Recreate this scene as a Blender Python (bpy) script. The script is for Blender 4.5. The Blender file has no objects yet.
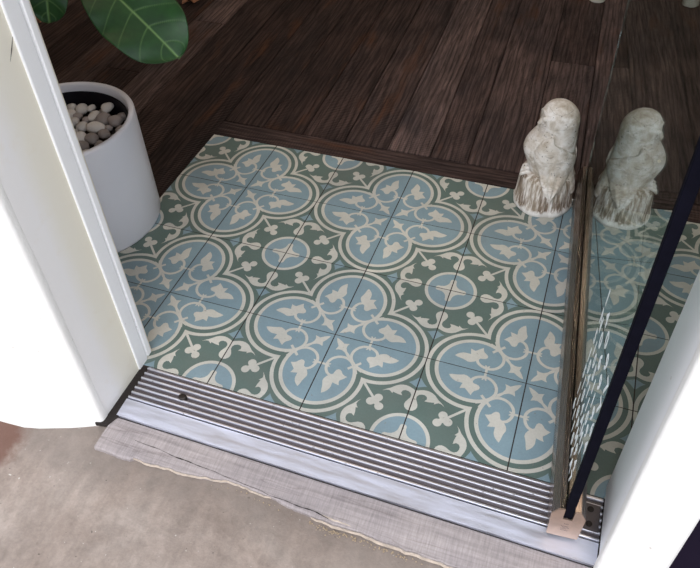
import bpy, bmesh, math, random
from mathutils import Vector, Matrix, noise
from mathutils.geometry import tessellate_polygon
from math import sin, cos, pi, radians, sqrt

random.seed(7)
S = bpy.context.scene
COL = S.collection

# ------------------------------------------------------------------ helpers
def link(o, parent=None):
    COL.objects.link(o)
    if parent is not None:
        o.parent = parent
    return o

def tag(o, label=None, cat=None, group=None, kind=None):
    if label: o['label'] = label
    if cat: o['category'] = cat
    if group: o['group'] = group
    if kind: o['kind'] = kind
    return o

def obj(name, bm, mats, parent=None, smooth=False, recalc=True):
    if recalc:
        bmesh.ops.recalc_face_normals(bm, faces=bm.faces)
    me = bpy.data.meshes.new(name)
    bm.to_mesh(me); bm.free()
    if not isinstance(mats, (list, tuple)): mats = [mats]
    for m in mats: me.materials.append(m)
    if smooth:
        for p in me.polygons: p.use_smooth = True
    return link(bpy.data.objects.new(name, me), parent)

def thing(name, label, cat, loc=(0, 0, 0), group=None):
    o = bpy.data.objects.new(name, None)
    o.empty_display_size = 0.05
    o.location = loc
    link(o)
    return tag(o, label, cat, group)

def box(bm, x0, x1, y0, y1, z0, z1, bev=0, seg=2, mat=0):
    vs = [bm.verts.new((x, y, z)) for z in (z0, z1) for y in (y0, y1) for x in (x0, x1)]
    idx = [(0, 1, 3, 2), (4, 6, 7, 5), (0, 4, 5, 1), (2, 3, 7, 6), (0, 2, 6, 4), (1, 5, 7, 3)]
    fs = [bm.faces.new([vs[i] for i in f]) for f in idx]
    for f in fs: f.material_index = mat
    bmesh.ops.recalc_face_normals(bm, faces=fs)
    if bev:
        es = list({e for f in fs for e in f.edges})
        bmesh.ops.bevel(bm, geom=es, offset=bev, segments=seg, profile=0.5, affect='EDGES')

def ring_surface(bm, rings, closed_caps=True, mat=0):
    """rings: list of lists of points (same length)"""
    R = [[bm.verts.new(p) for p in r] for r in rings]
    n = len(R[0])
    for a, b in zip(R, R[1:]):
        for i in range(n):
            f = bm.faces.new((a[i], a[(i + 1) % n], b[(i + 1) % n], b[i])); f.material_index = mat
    if closed_caps:
        bm.faces.new(list(reversed(R[0]))); bm.faces.new(R[-1])
    return R

def tube(bm, pts, rad, n=8, mat=0):
    pts = [Vector(p) for p in pts]
    rings = []
    up = Vector((0.13, 0.31, 0.94)).normalized()
    for i, p in enumerate(pts):
        t = (pts[min(i + 1, len(pts) - 1)] - pts[max(i - 1, 0)]).normalized()
        s = t.cross(up)
        if s.length < 1e-3: s = t.cross(Vector((1, 0, 0)))
        s.normalize(); u = s.cross(t)
        r = rad[i] if isinstance(rad, (list, tuple)) else rad
        rings.append([p + s * r * cos(2 * pi * k / n) + u * r * sin(2 * pi * k / n) for k in range(n)])
    ring_surface(bm, rings, mat=mat)

def extrude_x(bm, prof, x0, x1):
    a = [bm.verts.new((x0, y, z)) for y, z in prof]
    b = [bm.verts.new((x1, y, z)) for y, z in prof]
    n = len(prof)
    for i in range(n):
        bm.faces.new((a[i], a[(i + 1) % n], b[(i + 1) % n], b[i]))
    bm.faces.new(list(reversed(a))); bm.faces.new(b)

# ------------------------------------------------------------------ materials
class M:
    def __init__(s, name):
        s.m = bpy.data.materials.new(name); s.m.use_nodes = True
        s.t = s.m.node_tree; s.b = s.t.nodes['Principled BSDF']
        s.out = s.t.nodes['Material Output']
    def n(s, typ, **kw):
        nd = s.t.nodes.new(typ)
        for k, v in kw.items():
            if k in nd.inputs.keys() if isinstance(k, str) else False: nd.inputs[k].default_value = v
            else: setattr(nd, k, v)
        return nd
    def l(s, a, b): s.t.links.new(a, b)
    def inp(s, nd, name, v):
        if hasattr(v, 'is_linked') or isinstance(v, bpy.types.NodeSocket): s.l(v, nd.inputs[name])
        else: nd.inputs[name].default_value = v
    def coord(s, scale=(1, 1, 1), loc=(0, 0, 0), rot=(0, 0, 0), kind='Object'):
        tc = s.n('ShaderNodeTexCoord'); mp = s.n('ShaderNodeMapping')
        s.l(tc.outputs[kind], mp.inputs['Vector'])
        mp.inputs['Scale'].default_value = scale; mp.inputs['Location'].default_value = loc
        mp.inputs['Rotation'].default_value = rot
        return mp.outputs[0]
    def noise(s, vec, scale, detail=4, rough=.55, dist=0):
        nd = s.n('ShaderNodeTexNoise'); s.l(vec, nd.inputs['Vector'])
        nd.inputs['Scale'].default_value = scale; nd.inputs['Detail'].default_value = detail
        nd.inputs['Roughness'].default_value = rough; nd.inputs['Distortion'].default_value = dist
        return nd.outputs['Fac']
    def ramp(s, fac, stops, interp='LINEAR'):
        nd = s.n('ShaderNodeValToRGB'); nd.color_ramp.interpolation = interp
        e = nd.color_ramp.elements
        while len(e) < len(stops): e.new(0.5)
        for i, (p, c) in enumerate(stops):
            e[i].position = p
            e[i].color = (*c, 1) if isinstance(c, (tuple, list)) else (c, c, c, 1)
        s.l(fac, nd.inputs[0]); return nd.outputs['Color']
    def mix(s, fac, a, b, mode='MIX'):
        nd = s.n('ShaderNodeMix', data_type='RGBA', blend_type=mode)
        for sock, v in ((nd.inputs[0], fac), (nd.inputs[6], a), (nd.inputs[7], b)):
            if isinstance(v, bpy.types.NodeSocket): s.l(v, sock)
            else: sock.default_value = (*v, 1) if isinstance(v, (tuple, list)) else v
        return nd.outputs[2]
    def math(s, op, a, b=0.0):
        nd = s.n('ShaderNodeMath', operation=op)
        for sock, v in ((nd.inputs[0], a), (nd.inputs[1], b)):
            if isinstance(v, bpy.types.NodeSocket): s.l(v, sock)
            else: sock.default_value = v
        return nd.outputs[0]
    def attr(s, name):
        return s.n('ShaderNodeAttribute', attribute_name=name)
    def bump(s, h, strength=.3, dist=.002, prev=None):
        nd = s.n('ShaderNodeBump'); s.l(h, nd.inputs['Height'])
        nd.inputs['Strength'].default_value = strength; nd.inputs['Distance'].default_value = dist
        if prev is not None: s.l(prev, nd.inputs['Normal'])
        s.l(nd.outputs[0], s.b.inputs['Normal']); return nd.outputs[0]
    def set(s, color=None, rough=None, metal=None, spec=None):
        for k, v in (('Base Color', color), ('Roughness', rough), ('Metallic', metal), ('Specular IOR Level', spec)):
            if v is None: continue
            if isinstance(v, bpy.types.NodeSocket): s.l(v, s.b.inputs[k])
            else: s.b.inputs[k].default_value = (*v, 1) if isinstance(v, (tuple, list)) else v
        return s

def simple(name, color, rough=.5, metal=0, var=.12, scale=30, bump=0):
    m = M(name); v = m.coord()
    f = m.noise(v, scale, 4)
    c = m.mix(1.0, color, m.ramp(f, [(.3, 1 - var), (.7, 1.0)]), 'MULTIPLY')
    m.set(c, rough, metal)
    if bump: m.bump(f, bump, .001)
    return m.m

# tile clay colours -------------------------------------------------------
def tile_mat(name, col):
    m = M(name)
    v = m.coord()
    tone = m.attr('tone').outputs['Fac']
    big = m.noise(v, 9, 5, .6)
    fine = m.noise(v, 220, 3, .7)
    c = m.mix(1.0, col, m.ramp(big, [(.3, (.86, .87, .86)), (.72, (1.08, 1.07, 1.05))]), 'MULTIPLY')
    c = m.mix(1.0, c, m.ramp(fine, [(.3, .93), (.7, 1.04)]), 'MULTIPLY')
    c = m.mix(1.0, c, m.ramp(tone, [(0, (.87, .88, .9)), (1, (1.07, 1.06, 1.04))]), 'MULTIPLY')
    # grime
    g = m.ramp(m.noise(v, 3.3, 6, .62, .3), [(.52, 0.0), (.78, .32)])
    c = m.mix(g, c, (.17, .155, .135))
    sp = m.ramp(m.noise(v, 130, 2, .5), [(.70, 0.0), (.74, .55)])
    c = m.mix(sp, c, (.2, .18, .16))
    r = m.ramp(big, [(.3, .36), (.7, .5)])
    m.set(c, r, 0, .4)
    m.bump(fine, .08, .0006)
    return m.m

BLUE = (.236, .338, .388)
GREEN = (.118, .172, .155)
CREAM = (.60, .585, .53)
mt_blue = tile_mat('tile_blue', BLUE)
mt_green = tile_mat('tile_green', GREEN)
mt_cream = tile_mat('tile_cream', CREAM)
mt_grout = simple('dark_grout', (.035, .022, .018), .8, 0, .4, 60)

# wood floor -----------------------------------------------------------------
def wood_floor_mat():
    m = M('dark_oak_boards')
    tc = m.n('ShaderNodeTexCoord')
    at = m.attr('tone')
    tone = at.outputs['Fac']
    # shift the texture for every board
    comb = m.n('ShaderNodeCombineXYZ')
    m.l(m.math('MULTIPLY', tone, 37.0), comb.inputs[0]); m.l(m.math('MULTIPLY', tone, 91.0), comb.inputs[1])
    add = m.n('ShaderNodeVectorMath', operation='ADD')
    m.l(m.attr('grain').outputs['Vector'], add.inputs[0]); m.l(comb.outputs[0], add.inputs[1])
    def mp(scale):
        k = m.n('ShaderNodeMapping'); m.l(add.outputs[0], k.inputs[0]); k.inputs['Scale'].default_value = scale
        return k.outputs[0]
    grain = m.noise(mp((34, 2.2, 1)), 3.0, 7, .68, .8)
    wave = m.n('ShaderNodeTexWave', wave_type='BANDS', bands_direction='X')
    m.l(mp((9, .9, 1)), wave.inputs['Vector'])
    wave.inputs['Scale'].default_value = 2.2; wave.inputs['Distortion'].default_value = 9
    wave.inputs['Detail'].default_value = 3; wave.inputs['Detail Scale'].default_value = 1.3
    saw = m.n('ShaderNodeTexWave', wave_type='BANDS', bands_direction='Y')
    m.l(mp((.7, 1, 1)), saw.inputs['Vector'])
    saw.inputs['Scale'].default_value = 38; saw.inputs['Distortion'].default_value = 5
    saw.inputs['Detail'].default_value = 3; saw.inputs['Detail Scale'].default_value = .5
    blot = m.noise(mp((3, 1.6, 1)), 2.4, 5, .6)
    base = m.ramp(tone, [(0, (.022, .013, .012)), (.35, (.034, .022, .020)), (.7, (.062, .043, .040)), (1, (.096, .070, .066))])
    c = m.mix(1.0, base, m.ramp(grain, [(.34, .45), (.5, .95), (.64, 1.6)]), 'MULTIPLY')
    c = m.mix(1.0, c, m.ramp(wave.outputs['Fac'], [(.0, .55), (.3, 1.05), (1, 1.15)]), 'MULTIPLY')
    sawmask = m.ramp(m.noise(mp((4, 1.2, 1)), 1.6, 2), [(.45, 0.0), (.62, 1.0)])
    c = m.mix(m.math('MULTIPLY', sawmask, .5), c, m.mix(1.0, c, m.ramp(saw.outputs['Fac'], [(.2, .72), (.8, 1.35)]), 'MULTIPLY'))
    c = m.mix(1.0, c, m.ramp(blot, [(.32, (.55, .57, .62)), (.66, (1.4, 1.3, 1.25))]), 'MULTIPLY')
    rust = m.ramp(m.noise(mp((5, 1.2, 1)), 2.0, 4, .6), [(.57, 0.0), (.68, .85)])
    c = m.mix(m.math('MULTIPLY', rust, m.ramp(grain, [(.35, .2), (.6, 1.0)])), c, (.085, .034, .016))
    m.set(c, m.ramp(grain, [(.3, .7), (.7, .55)]), 0, .18)
    h = m.math('ADD', grain, m.math('MULTIPLY', wave.outputs['Fac'], .5))
    h = m.math('ADD', h, m.math('MULTIPLY', m.math('MULTIPLY', saw.outputs['Fac'], sawmask), .45))
    m.bump(h, .5, .003)
    return m.m
mt_wood = wood_floor_mat()

def weathered_mat():
    m = M('weathered_grey_board')
    v = m.coord()
    def mp(sc):
        k = m.n('ShaderNodeMapping'); m.l(v, k.inputs[0]); k.inputs['Scale'].default_value = sc; return k.outputs[0]
    long = m.noise(mp((3, 60, 60)), 2.2, 5, .6, .4)
    cross = m.noise(mp((90, 7, 20)), 4, 4, .7, .2)
    blot = m.noise(v, 7, 4)
    c = m.mix(1.0, (.355, .315, .31), m.ramp(long, [(.3, .80), (.62, 1.1)]), 'MULTIPLY')
    c = m.mix(1.0, c, m.ramp(cross, [(.3, .80), (.65, 1.1)]), 'MULTIPLY')
    c = m.mix(1.0, c, m.ramp(blot, [(.3, (.85, .84, .85)), (.7, (1.1, 1.08, 1.05))]), 'MULTIPLY')
    crack = m.ramp(m.noise(mp((1.3, 26, 26)), 1.6, 3, .5, .25), [(.485, 0.0), (.5, 1.0), (.515, 0.0)])
    c = m.mix(m.math('MULTIPLY', crack, .35), c, (.12, .09, .08))
    m.set(c, .8, 0, .2)
    m.bump(m.math('ADD', m.math('MULTIPLY', cross, .6), long), .35, .0015)
    return m.m
mt_board = weathered_mat()

def concrete_mat():
    m = M('troweled_concrete')
    v = m.coord()
    a = m.noise(v, 5, 8, .62, .5); b = m.noise(v, 38, 6, .65); d = m.noise(v, 190, 3, .6)
    st = m.coord((5, 1.1, 1), rot=(0, 0, .5))
    s1 = m.noise(st, 5, 5, .6, .8)
    c = m.ramp(a, [(.30, (.222, .172, .142)), (.48, (.300, .242, .204)), (.70, (.370, .310, .268))])
    c = m.mix(1.0, c, m.ramp(b, [(.3, .82), (.7, 1.14)]), 'MULTIPLY')
    c = m.mix(1.0, c, m.ramp(s1, [(.3, .82), (.7, 1.1)]), 'MULTIPLY')
    c = m.mix(1.0, c, m.ramp(d, [(.3, .93), (.7, 1.06)]), 'MULTIPLY')
    sp = m.ramp(m.noise(v, 150, 1, .4), [(.78, 0.0), (.81, .7)])
    c = m.mix(sp, c, (.6, .57, .52))
    sp2 = m.ramp(m.noise(m.coord(loc=(7, 3, 2)), 130, 1, .4), [(.77, 0.0), (.8, .7)])
    c = m.mix(sp2, c, (.06, .05, .045))
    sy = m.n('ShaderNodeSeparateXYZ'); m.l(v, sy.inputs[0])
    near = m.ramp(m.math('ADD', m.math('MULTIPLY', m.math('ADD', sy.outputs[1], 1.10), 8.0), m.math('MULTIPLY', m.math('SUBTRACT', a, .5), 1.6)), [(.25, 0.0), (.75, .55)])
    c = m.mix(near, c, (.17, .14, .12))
    # reddish soil stain at the foot of the left wall
    sep = m.n('ShaderNodeSeparateXYZ'); m.l(v, sep.inputs[0])
    dx = m.math('SUBTRACT', sep.outputs[0], .015); dy = m.math('SUBTRACT', sep.outputs[1], -1.045)
    dd = m.math('SQRT', m.math('ADD', m.math('MULTIPLY', dx, dx), m.math('MULTIPLY', m.math('MULTIPLY', dy, dy), 1.6)))
    dd = m.math('ADD', dd, m.math('MULTIPLY', m.math('SUBTRACT', b, .5), .07))
    stain = m.ramp(dd, [(.085, .9), (.12, 0.0)])
    c = m.mix(stain, c, (.145, .075, .055))
    m.set(c, .82, 0, .25)
    m.bump(m.math('ADD', m.math('MULTIPLY', a, 2.2), m.math('ADD', b, m.math('MULTIPLY', d, .25))), .5, .004)
    return m.m
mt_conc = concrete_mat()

def plaster_mat(name, col, bumpd, smudge=.15):
    m = M(name); v = m.coord()
    a = m.noise(v, 9, 5, .6); b = m.noise(v, 55, 5, .6)
    c = m.mix(m.ramp(a, [(.55, 0.0), (.8, smudge)]), col, (.62, .56, .45))
    sp = m.ramp(m.noise(v, 90, 1, .3), [(.79, 0.0), (.82, .4)])
    c = m.mix(sp, c, (.35, .28, .2))
    m.set(c, .55, 0, .3)
    m.bump(m.math('ADD', a, m.math('MULTIPLY', b, .35)), .6, bumpd)
    return m.m
mt_plaster = plaster_mat('white_plaster', (.90, .885, .85), .006, .06)
def jamb_mat():
    m = M('worn_cream_and_white_paint'); v = m.coord()
    sep = m.n('ShaderNodeSeparateXYZ'); m.l(v, sep.inputs[0])
    a = m.noise(v, 7, 5, .6)
    y = m.math('ADD', sep.outputs[1], m.math('MULTIPLY', m.math('SUBTRACT', a, .5), .03))
    c = m.ramp(m.math('MULTIPLY', m.math('ADD', y, 1.0), 5.0), [(.55, (.85, .83, .81)), (.72, (.83, .795, .70)), (.95, (.84, .79, .66))])
    c = m.mix(m.ramp(m.noise(v, 16, 5, .6), [(.58, 0.0), (.8, .35)]), c, (.74, .64, .48))
    m.set(c, .5, 0, .3); m.bump(a, .4, .001)
    return m.m
mt_cream_paint = jamb_mat()
mt_white_paint = plaster_mat('white_trim_paint', (.88, .88, .88), .0008, .10)
mt_inner = simple('interior_paint', (.55, .52, .48), .8)
mt_ceiling = simple('ceiling_paint', (.7, .68, .64), .9)
mt_dirt = simple('dark_gap_dirt', (.025, .018, .015), .95, 0, .5, 300, .5)

def metal(name, col, rough, streak=(2, 120, 120), rust=.0, rr=(.7, 1.2), dirtcol=(.09, .06, .045)):
    m = M(name); v = m.coord(streak)
    f = m.noise(v, 3, 4, .6)
    c = m.mix(1.0, col, m.ramp(f, [(.3, .85), (.7, 1.08)]), 'MULTIPLY')
    w = m.coord()
    if rust:
        d = m.ramp(m.noise(w, 75, 5, .75), [(.60, 0.0), (.70, rust)])
        c = m.mix(d, c, dirtcol)
        m.l(m.math('SUBTRACT', 1.0, d), m.b.inputs['Metallic'])
    else: m.b.inputs['Metallic'].default_value = 1
    r = m.ramp(f, [(.3, rough * rr[0]), (.7, min(1, rough * rr[1]))])
    m.set(c, r)
    m.bump(f, .08, .0005)
    return m.m
mt_ridge = metal('ribbed_aluminium', (.72, .73, .80), .42, rust=.85)
mt_groove = metal('dirty_groove_metal', (.17, .15, .155), .6, rust=.9)
mt_apron = metal('brushed_sill_aluminium', (.70, .71, .79), .62, streak=(3, 30, 30), rust=.10, dirtcol=(.5, .4, .3))
mt_bronze = metal('brushed_bronze_anodised', (.27, .225, .20), .28, streak=(160, 2, 160), rr=(.75, 1.2))
mt_cap = metal('tan_end_cap', (.56, .42, .33), .5, streak=(20, 20, 20), rr=(.9, 1.1))
mt_chrome = metal('chrome', (.8, .79, .74), .15)
mt_satin = simple('light_satin_steel', (.78, .75, .66), .35, .25, .1)
mt_screw = simple('dark_screw', (.03, .022, .018), .5, .4, .3, 200)
mt_gasket = simple('black_rubber_seal', (.004, .004, .009), .85, 0, .3, 60)
mt_gasket.node_tree.nodes['Principled BSDF'].inputs['Specular IOR Level'].default_value = .06

def glass_mat():
    m = M('clear_green_tinted_glass')
    m.t.nodes.remove(m.b)
    g = m.n('ShaderNodeBsdfGlass'); g.inputs['Color'].default_value = (.93, .97, .955, 1)
    g.inputs['Roughness'].default_value = 0.0; g.inputs['IOR'].default_value = 1.5
    f = m.noise(m.coord(), 4, 2)
    c = m.ramp(f, [(.3, (.85, .915, .905)), (.7, (.87, .93, .915))])
    m.l(c, g.inputs['Color'])
    m.l(g.outputs[0], m.out.inputs['Surface'])
    return m.m
mt_glass = glass_mat()
mt_etch = simple('white_vinyl_lettering', (.86, .92, .93), .6, 0, .2, 200)

mt_pot = simple('white_glazed_pot', (.82, .82, .875), .38, 0, .05, 6)
mt_liner = simple('black_plastic_liner', (.006, .005, .009), .5, 0, .3, 20)
mt_soil = simple('dark_potting_soil', (.028, .018, .012), .95, 0, .6, 60, .8)

def stone_mat(name, col):
    m = M(name)
    info = m.n('ShaderNodeObjectInfo')
    v = m.coord((1, 1, 1))
    f = m.noise(v, 60, 4)
    c = m.mix(1.0, col, m.ramp(f, [(.3, .84), (.7, 1.06)]), 'MULTIPLY')
    c = m.mix(1.0, c, m.ramp(info.outputs['Random'], [(0, .8), (1, 1.1)]), 'MULTIPLY')
    m.set(c, .55); m.bump(f, .15, .0006)
    return m.m
mt_peb_white = stone_mat('white_pebble', (.74, .69, .64))
mt_peb_grey = stone_mat('grey_brown_pebble', (.36, .305, .28))

def statue_mat(name, groove):
    m = M(name)
    if groove: v = m.coord((1, 1, .10))
    else: v = m.coord()
    w = m.coord()
    f = m.noise(v, 95 if groove else 34, 5, .65, .3)
    a = m.noise(w, 14, 5, .6)
    c = m.ramp(f, [(.45, (.20, .145, .105)), (.52, (.47, .40, .34)), (.59, (.88, .84, .80))] if groove else
               [(.32, (.40, .33, .26)), (.45, (.62, .56, .49)), (.58, (.84, .80, .76))])
    c = m.mix(m.ramp(a, [(.38, .45), (.56, 0.0)]), c, (.50, .42, .32))
    if groove:
        sz = m.n('ShaderNodeSeparateXYZ'); m.l(w, sz.inputs[0])
        zz = m.math('ADD', sz.outputs[2], m.math('MULTIPLY', m.math('SUBTRACT', m.noise(w, 70, 3), .5), .02))
        c = m.mix(m.ramp(m.math('MULTIPLY', zz, 10.0), [(.13, .85), (.19, 0.0)]), c, (.82, .79, .75))
    if not groove:
        k = m.ramp(m.noise(w, 150, 2, .5), [(.68, 0.0), (.72, .8)])
        sepz = m.n('ShaderNodeSeparateXYZ'); m.l(w, sepz.inputs[0])
        c = m.mix(k, c, (.12, .09, .07))
        cr = m.ramp(m.noise(m.coord((1, 1, 3.5), loc=(2, 1, 4)), 9, 2, .5, .8), [(.488, 0.0), (.5, .8), (.512, 0.0)])
        c = m.mix(m.math('MULTIPLY', cr, m.ramp(m.noise(w, 20, 2), [(.5, 0.0), (.6, 1.0)])), c, (.16, .13, .11))
    m.set(c, .75, 0, .2)
    m.bump(f, .8, .006 if groove else .004)
    return m.m
mt_owl = statue_mat('whitewashed_plaster', False)
mt_stump = statue_mat('whitewashed_stump', True)

def leaf_mat():
    m = M('glossy_fig_leaf')
    at = m.attr('vein').outputs['Fac']
    v = m.coord()
    f = m.noise(v, 26, 4)
    c = m.ramp(f, [(.3, (.010, .045, .014)), (.7, (.022, .085, .022))])
    c = m.mix(m.ramp(at, [(.05, 0.0), (.9, .85)]), c, (.16, .30, .10))
    m.set(c, .46, 0, .4)
    m.bump(m.math('ADD', m.math('MULTIPLY', at, -1.0), m.math('MULTIPLY', f, .6)), .5, .002)
    return m.m
mt_leaf = leaf_mat()
mt_bark = simple('fig_bark', (.17, .13, .09), .85, 0, .4, 80, .6)
mt_dry = simple('dried_orange_leaf', (.46, .22, .12), .8, 0, .4, 120, .4)
mt_stoolseat = simple('stool_seat_leather', (.05, .035, .03), .5)
mt_bulb = M('warm_bulb_glow'); mt_bulb.b.inputs['Emission Color'].default_value = (1, .55, .2, 1)
mt_bulb.b.inputs['Emission Strength'].default_value = 60; mt_bulb = mt_bulb.m
mt_gold = simple('brass_bead', (.8, .55, .2), .3, 1)
mt_splint = simple('pale_torn_wood', (.66, .55, .45), .8, 0, .35, 90, .5)
mt_grav = stone_mat('crumbled_mortar', (.45, .34, .22))
mt_darkwin = simple('dark_window_frame', (.010, .006, .018), .8, 0, .2, 10)
mt_darkwin.node_tree.nodes['Principled BSDF'].inputs['Specular IOR Level'].default_value = .1
mt_liner.node_tree.nodes['Principled BSDF'].inputs['Specular IOR Level'].default_value = .15

# ------------------------------------------------------------------ tile floor
T = .2
C1 = .515
def arc(cx, cy, r, a0, a1, n):
    return [(cx + r * cos(a0 + (a1 - a0) * i / n), cy + r * sin(a0 + (a1 - a0) * i / n)) for i in range(n + 1)]

def quad_lobes(R, n=20):
    """quarter of a quatrefoil in the unit tile, its centre at (0,0)"""
    disc = 4 * C1 * C1 - 8 * (C1 * C1 - R * R)
    t = (2 * C1 + sqrt(disc)) / 4 if disc > 0 else C1 / 2
    if disc > 0: ang = math.atan2(t - C1, t)
    else: ang = math.atan2(-.17, R * .93)
    top = [(R * cos(a), C1 + R * sin(a)) for a in [pi / 2 + (ang - pi / 2) * i / n for i in range(n + 1)]]
    right = [(b, a) for a, b in reversed(top)]
    if disc > 0: right = right[1:]
    return [(0, 0)] + top + right

def sw(p): return [(b, a) for a, b in reversed(p)]

def band(pts, w):
    """closed polygon along a 2-D polyline"""
    L, Rr = [], []
    for i, p in enumerate(pts):
        a = pts[max(i - 1, 0)]; b = pts[min(i + 1, len(pts) - 1)]
        dx, dy = b[0] - a[0], b[1] - a[1]; d = math.hypot(dx, dy) or 1
        ww = w[i] if isinstance(w, list) else w
        L.append((p[0] - dy / d * ww / 2, p[1] + dx / d * ww / 2)); Rr.append((p[0] + dy / d * ww / 2, p[1] - dx / d * ww / 2))
    return L + Rr[::-1]

def spline(P, k=5):
    out = []
    for i in range(len(P) - 1):
        p0 = P[max(i - 1, 0)]; p1 = P[i]; p2 = P[i + 1]; p3 = P[min(i + 2, len(P) - 1)]
        for j in range(k):
            t = j / k
            out.append(tuple(.5 * ((2 * p1[d]) + (-p0[d] + p2[d]) * t + (2 * p0[d] - 5 * p1[d] + 4 * p2[d] - p3[d]) * t * t + (-p0[d] + 3 * p1[d] - 3 * p2[d] + p3[d]) * t ** 3) for d in (0, 1)))
    out.append(P[-1]); return out

LEAF = [(.125, .742), (.150, .722), (.173, .695), (.186, .665), (.190, .640), (.189, .612), (.190, .588), (.215, .596), (.261, .604), (.250, .578), (.244, .553),
        (.275, .520), (.308, .482), (.276, .475), (.251, .462), (.234, .438), (.214, .419), (.190, .418), (.172, .434), (.165, .460), (.160, .487), (.128, .508),
        (.103, .539), (.088, .570), (.085, .600), (.098, .632), (.108, .668), (.114, .705)]
VOL = spline([(.372, .425), (.352, .378), (.325, .334), (.280, .287), (.223, .259), (.152, .263), (.090, .303), (.057, .365), (.064, .440), (.100, .497), (.160, .520)], 5)
VW = [.039 - .009 * min(1, i / 18) for i in range(len(VOL))]
FLEUR = [(.036, .036), (.060, .043), (.098, .062), (.135, .088), (.190, .073), (.176, .105), (.176, .140), (.196, .178), (.24, .215), (.25, .25), (.215, .24), (.178, .196),
         (.140, .176), (.105, .176), (.073, .190), (.088, .135), (.062, .098), (.043, .060)]
SCROLL = [(.686, .524), (.722, .503), (.752, .497), (.770, .508), (.791, .525), (.793, .504), (.817, .511), (.850, .517), (.889, .519), (.870, .490), (.878, .463), (.902, .449),
          (.932, .450), (.957, .463), (.972, .488), (.970, .520), (.955, .548), (.940, .578), (.935, .610), (.945, .638), (.968, .660), (1.0, .669),
          (1.0, .424), (.970, .410), (.934, .397), (.900, .391), (.868, .393), (.838, .402), (.806, .420), (.780, .445), (.757, .468), (.722, .492)]
CROSS = [(1, 1), (.830, 1.0), (.832, .980), (.848, .967), (.880, .965), (.910, .958), (.932, .943), (.943, .932), (.958, .910), (.965, .880), (.967, .848), (.980, .832), (1.0, .830)]
BLUEBIT = [(.905, .348), (.925, .350), (.950, .362), (1.0, .386), (1.0, .252), (.982, .272), (.955, .305), (.930, .330)]

def tile_polys():
    P = []  # (level, colour, polygon)
    G, B, K = 1, 0, 2
    P.append((0, G, [(0, 0), (1, 0), (1, 1), (0, 1)]))
    P.append((1, K, quad_lobes(.485, 24)))
    P.append((2, G, quad_lobes(.445, 24)))
    P.append((3, K, quad_lobes(.394, 22)))
    P.append((4, B, quad_lobes(.355, 22)))
    P.append((1, B, BLUEBIT)); P.append((1, B, sw(BLUEBIT)))
    P.append((1, K, SCROLL)); P.append((1, K, sw(SCROLL)))
    P.append((1, K, [(1, 1)] + arc(1, 1, .288, pi, 1.5 * pi, 24)))
    P.append((2, B, [(1, 1)] + arc(1, 1, .252, pi, 1.5 * pi, 24)))
    P.append((3, K, CROSS))
    # clover
    P.append((2, K, band([(.462, .462), (.66, .66)], .026)))
    for k, (cx, cy) in enumerate(((.617, .678), (.678, .617), (.712, .712))):
        P.append((3 + k, K, arc(cx, cy, .044, 0, 2 * pi * 15 / 16, 15)))
    P.append((2, K, arc(.668, .668, .035, 0, 2 * pi * 11 / 12, 11)))
    # foliage and volutes
    P.append((5, K, LEAF)); P.append((5, K, sw(LEAF)))
    P.append((6, K, band(VOL, VW))); P.append((7, K, sw(band(VOL, VW))))
    P.append((5, K, FLEUR))
    P.append((8, K, [(0, .384), (.045, .386), (.094, .372), (.094, .386), (.075, .396), (.094, .412), (.092, .424), (.045, .410), (0, .410)]))
    P.append((8, K, sw(P[-1][2])))
    P.append((8, K, band([(.276, .384), (.384, .276)], .028)))
    return P
TP = tile_polys()

def clip_poly(poly, lim):
    """Sutherland-Hodgman against the tile's own edge (small joint)"""
    def clip(pts, ax, val, keep_less):
        out = []
        for i in range(len(pts)):
            a, b = pts[i - 1], pts[i]
            ina = a[ax] <= val if keep_less else a[ax] >= val
            inb = b[ax] <= val if keep_less else b[ax] >= val
            if ina != inb:
                t = (val - a[ax]) / (b[ax] - a[ax]); out.append(tuple(a[d] + (b[d] - a[d]) * t for d in (0, 1)))
            if inb: out.append(b)
        return out
    for ax, val, kl in ((0, lim[0], False), (0, 1 - lim[0], True), (1, lim[1], False), (1, 1 - lim[1], True)):
        poly = clip(poly, ax, val, kl)
        if not poly: return []
    return poly

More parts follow.
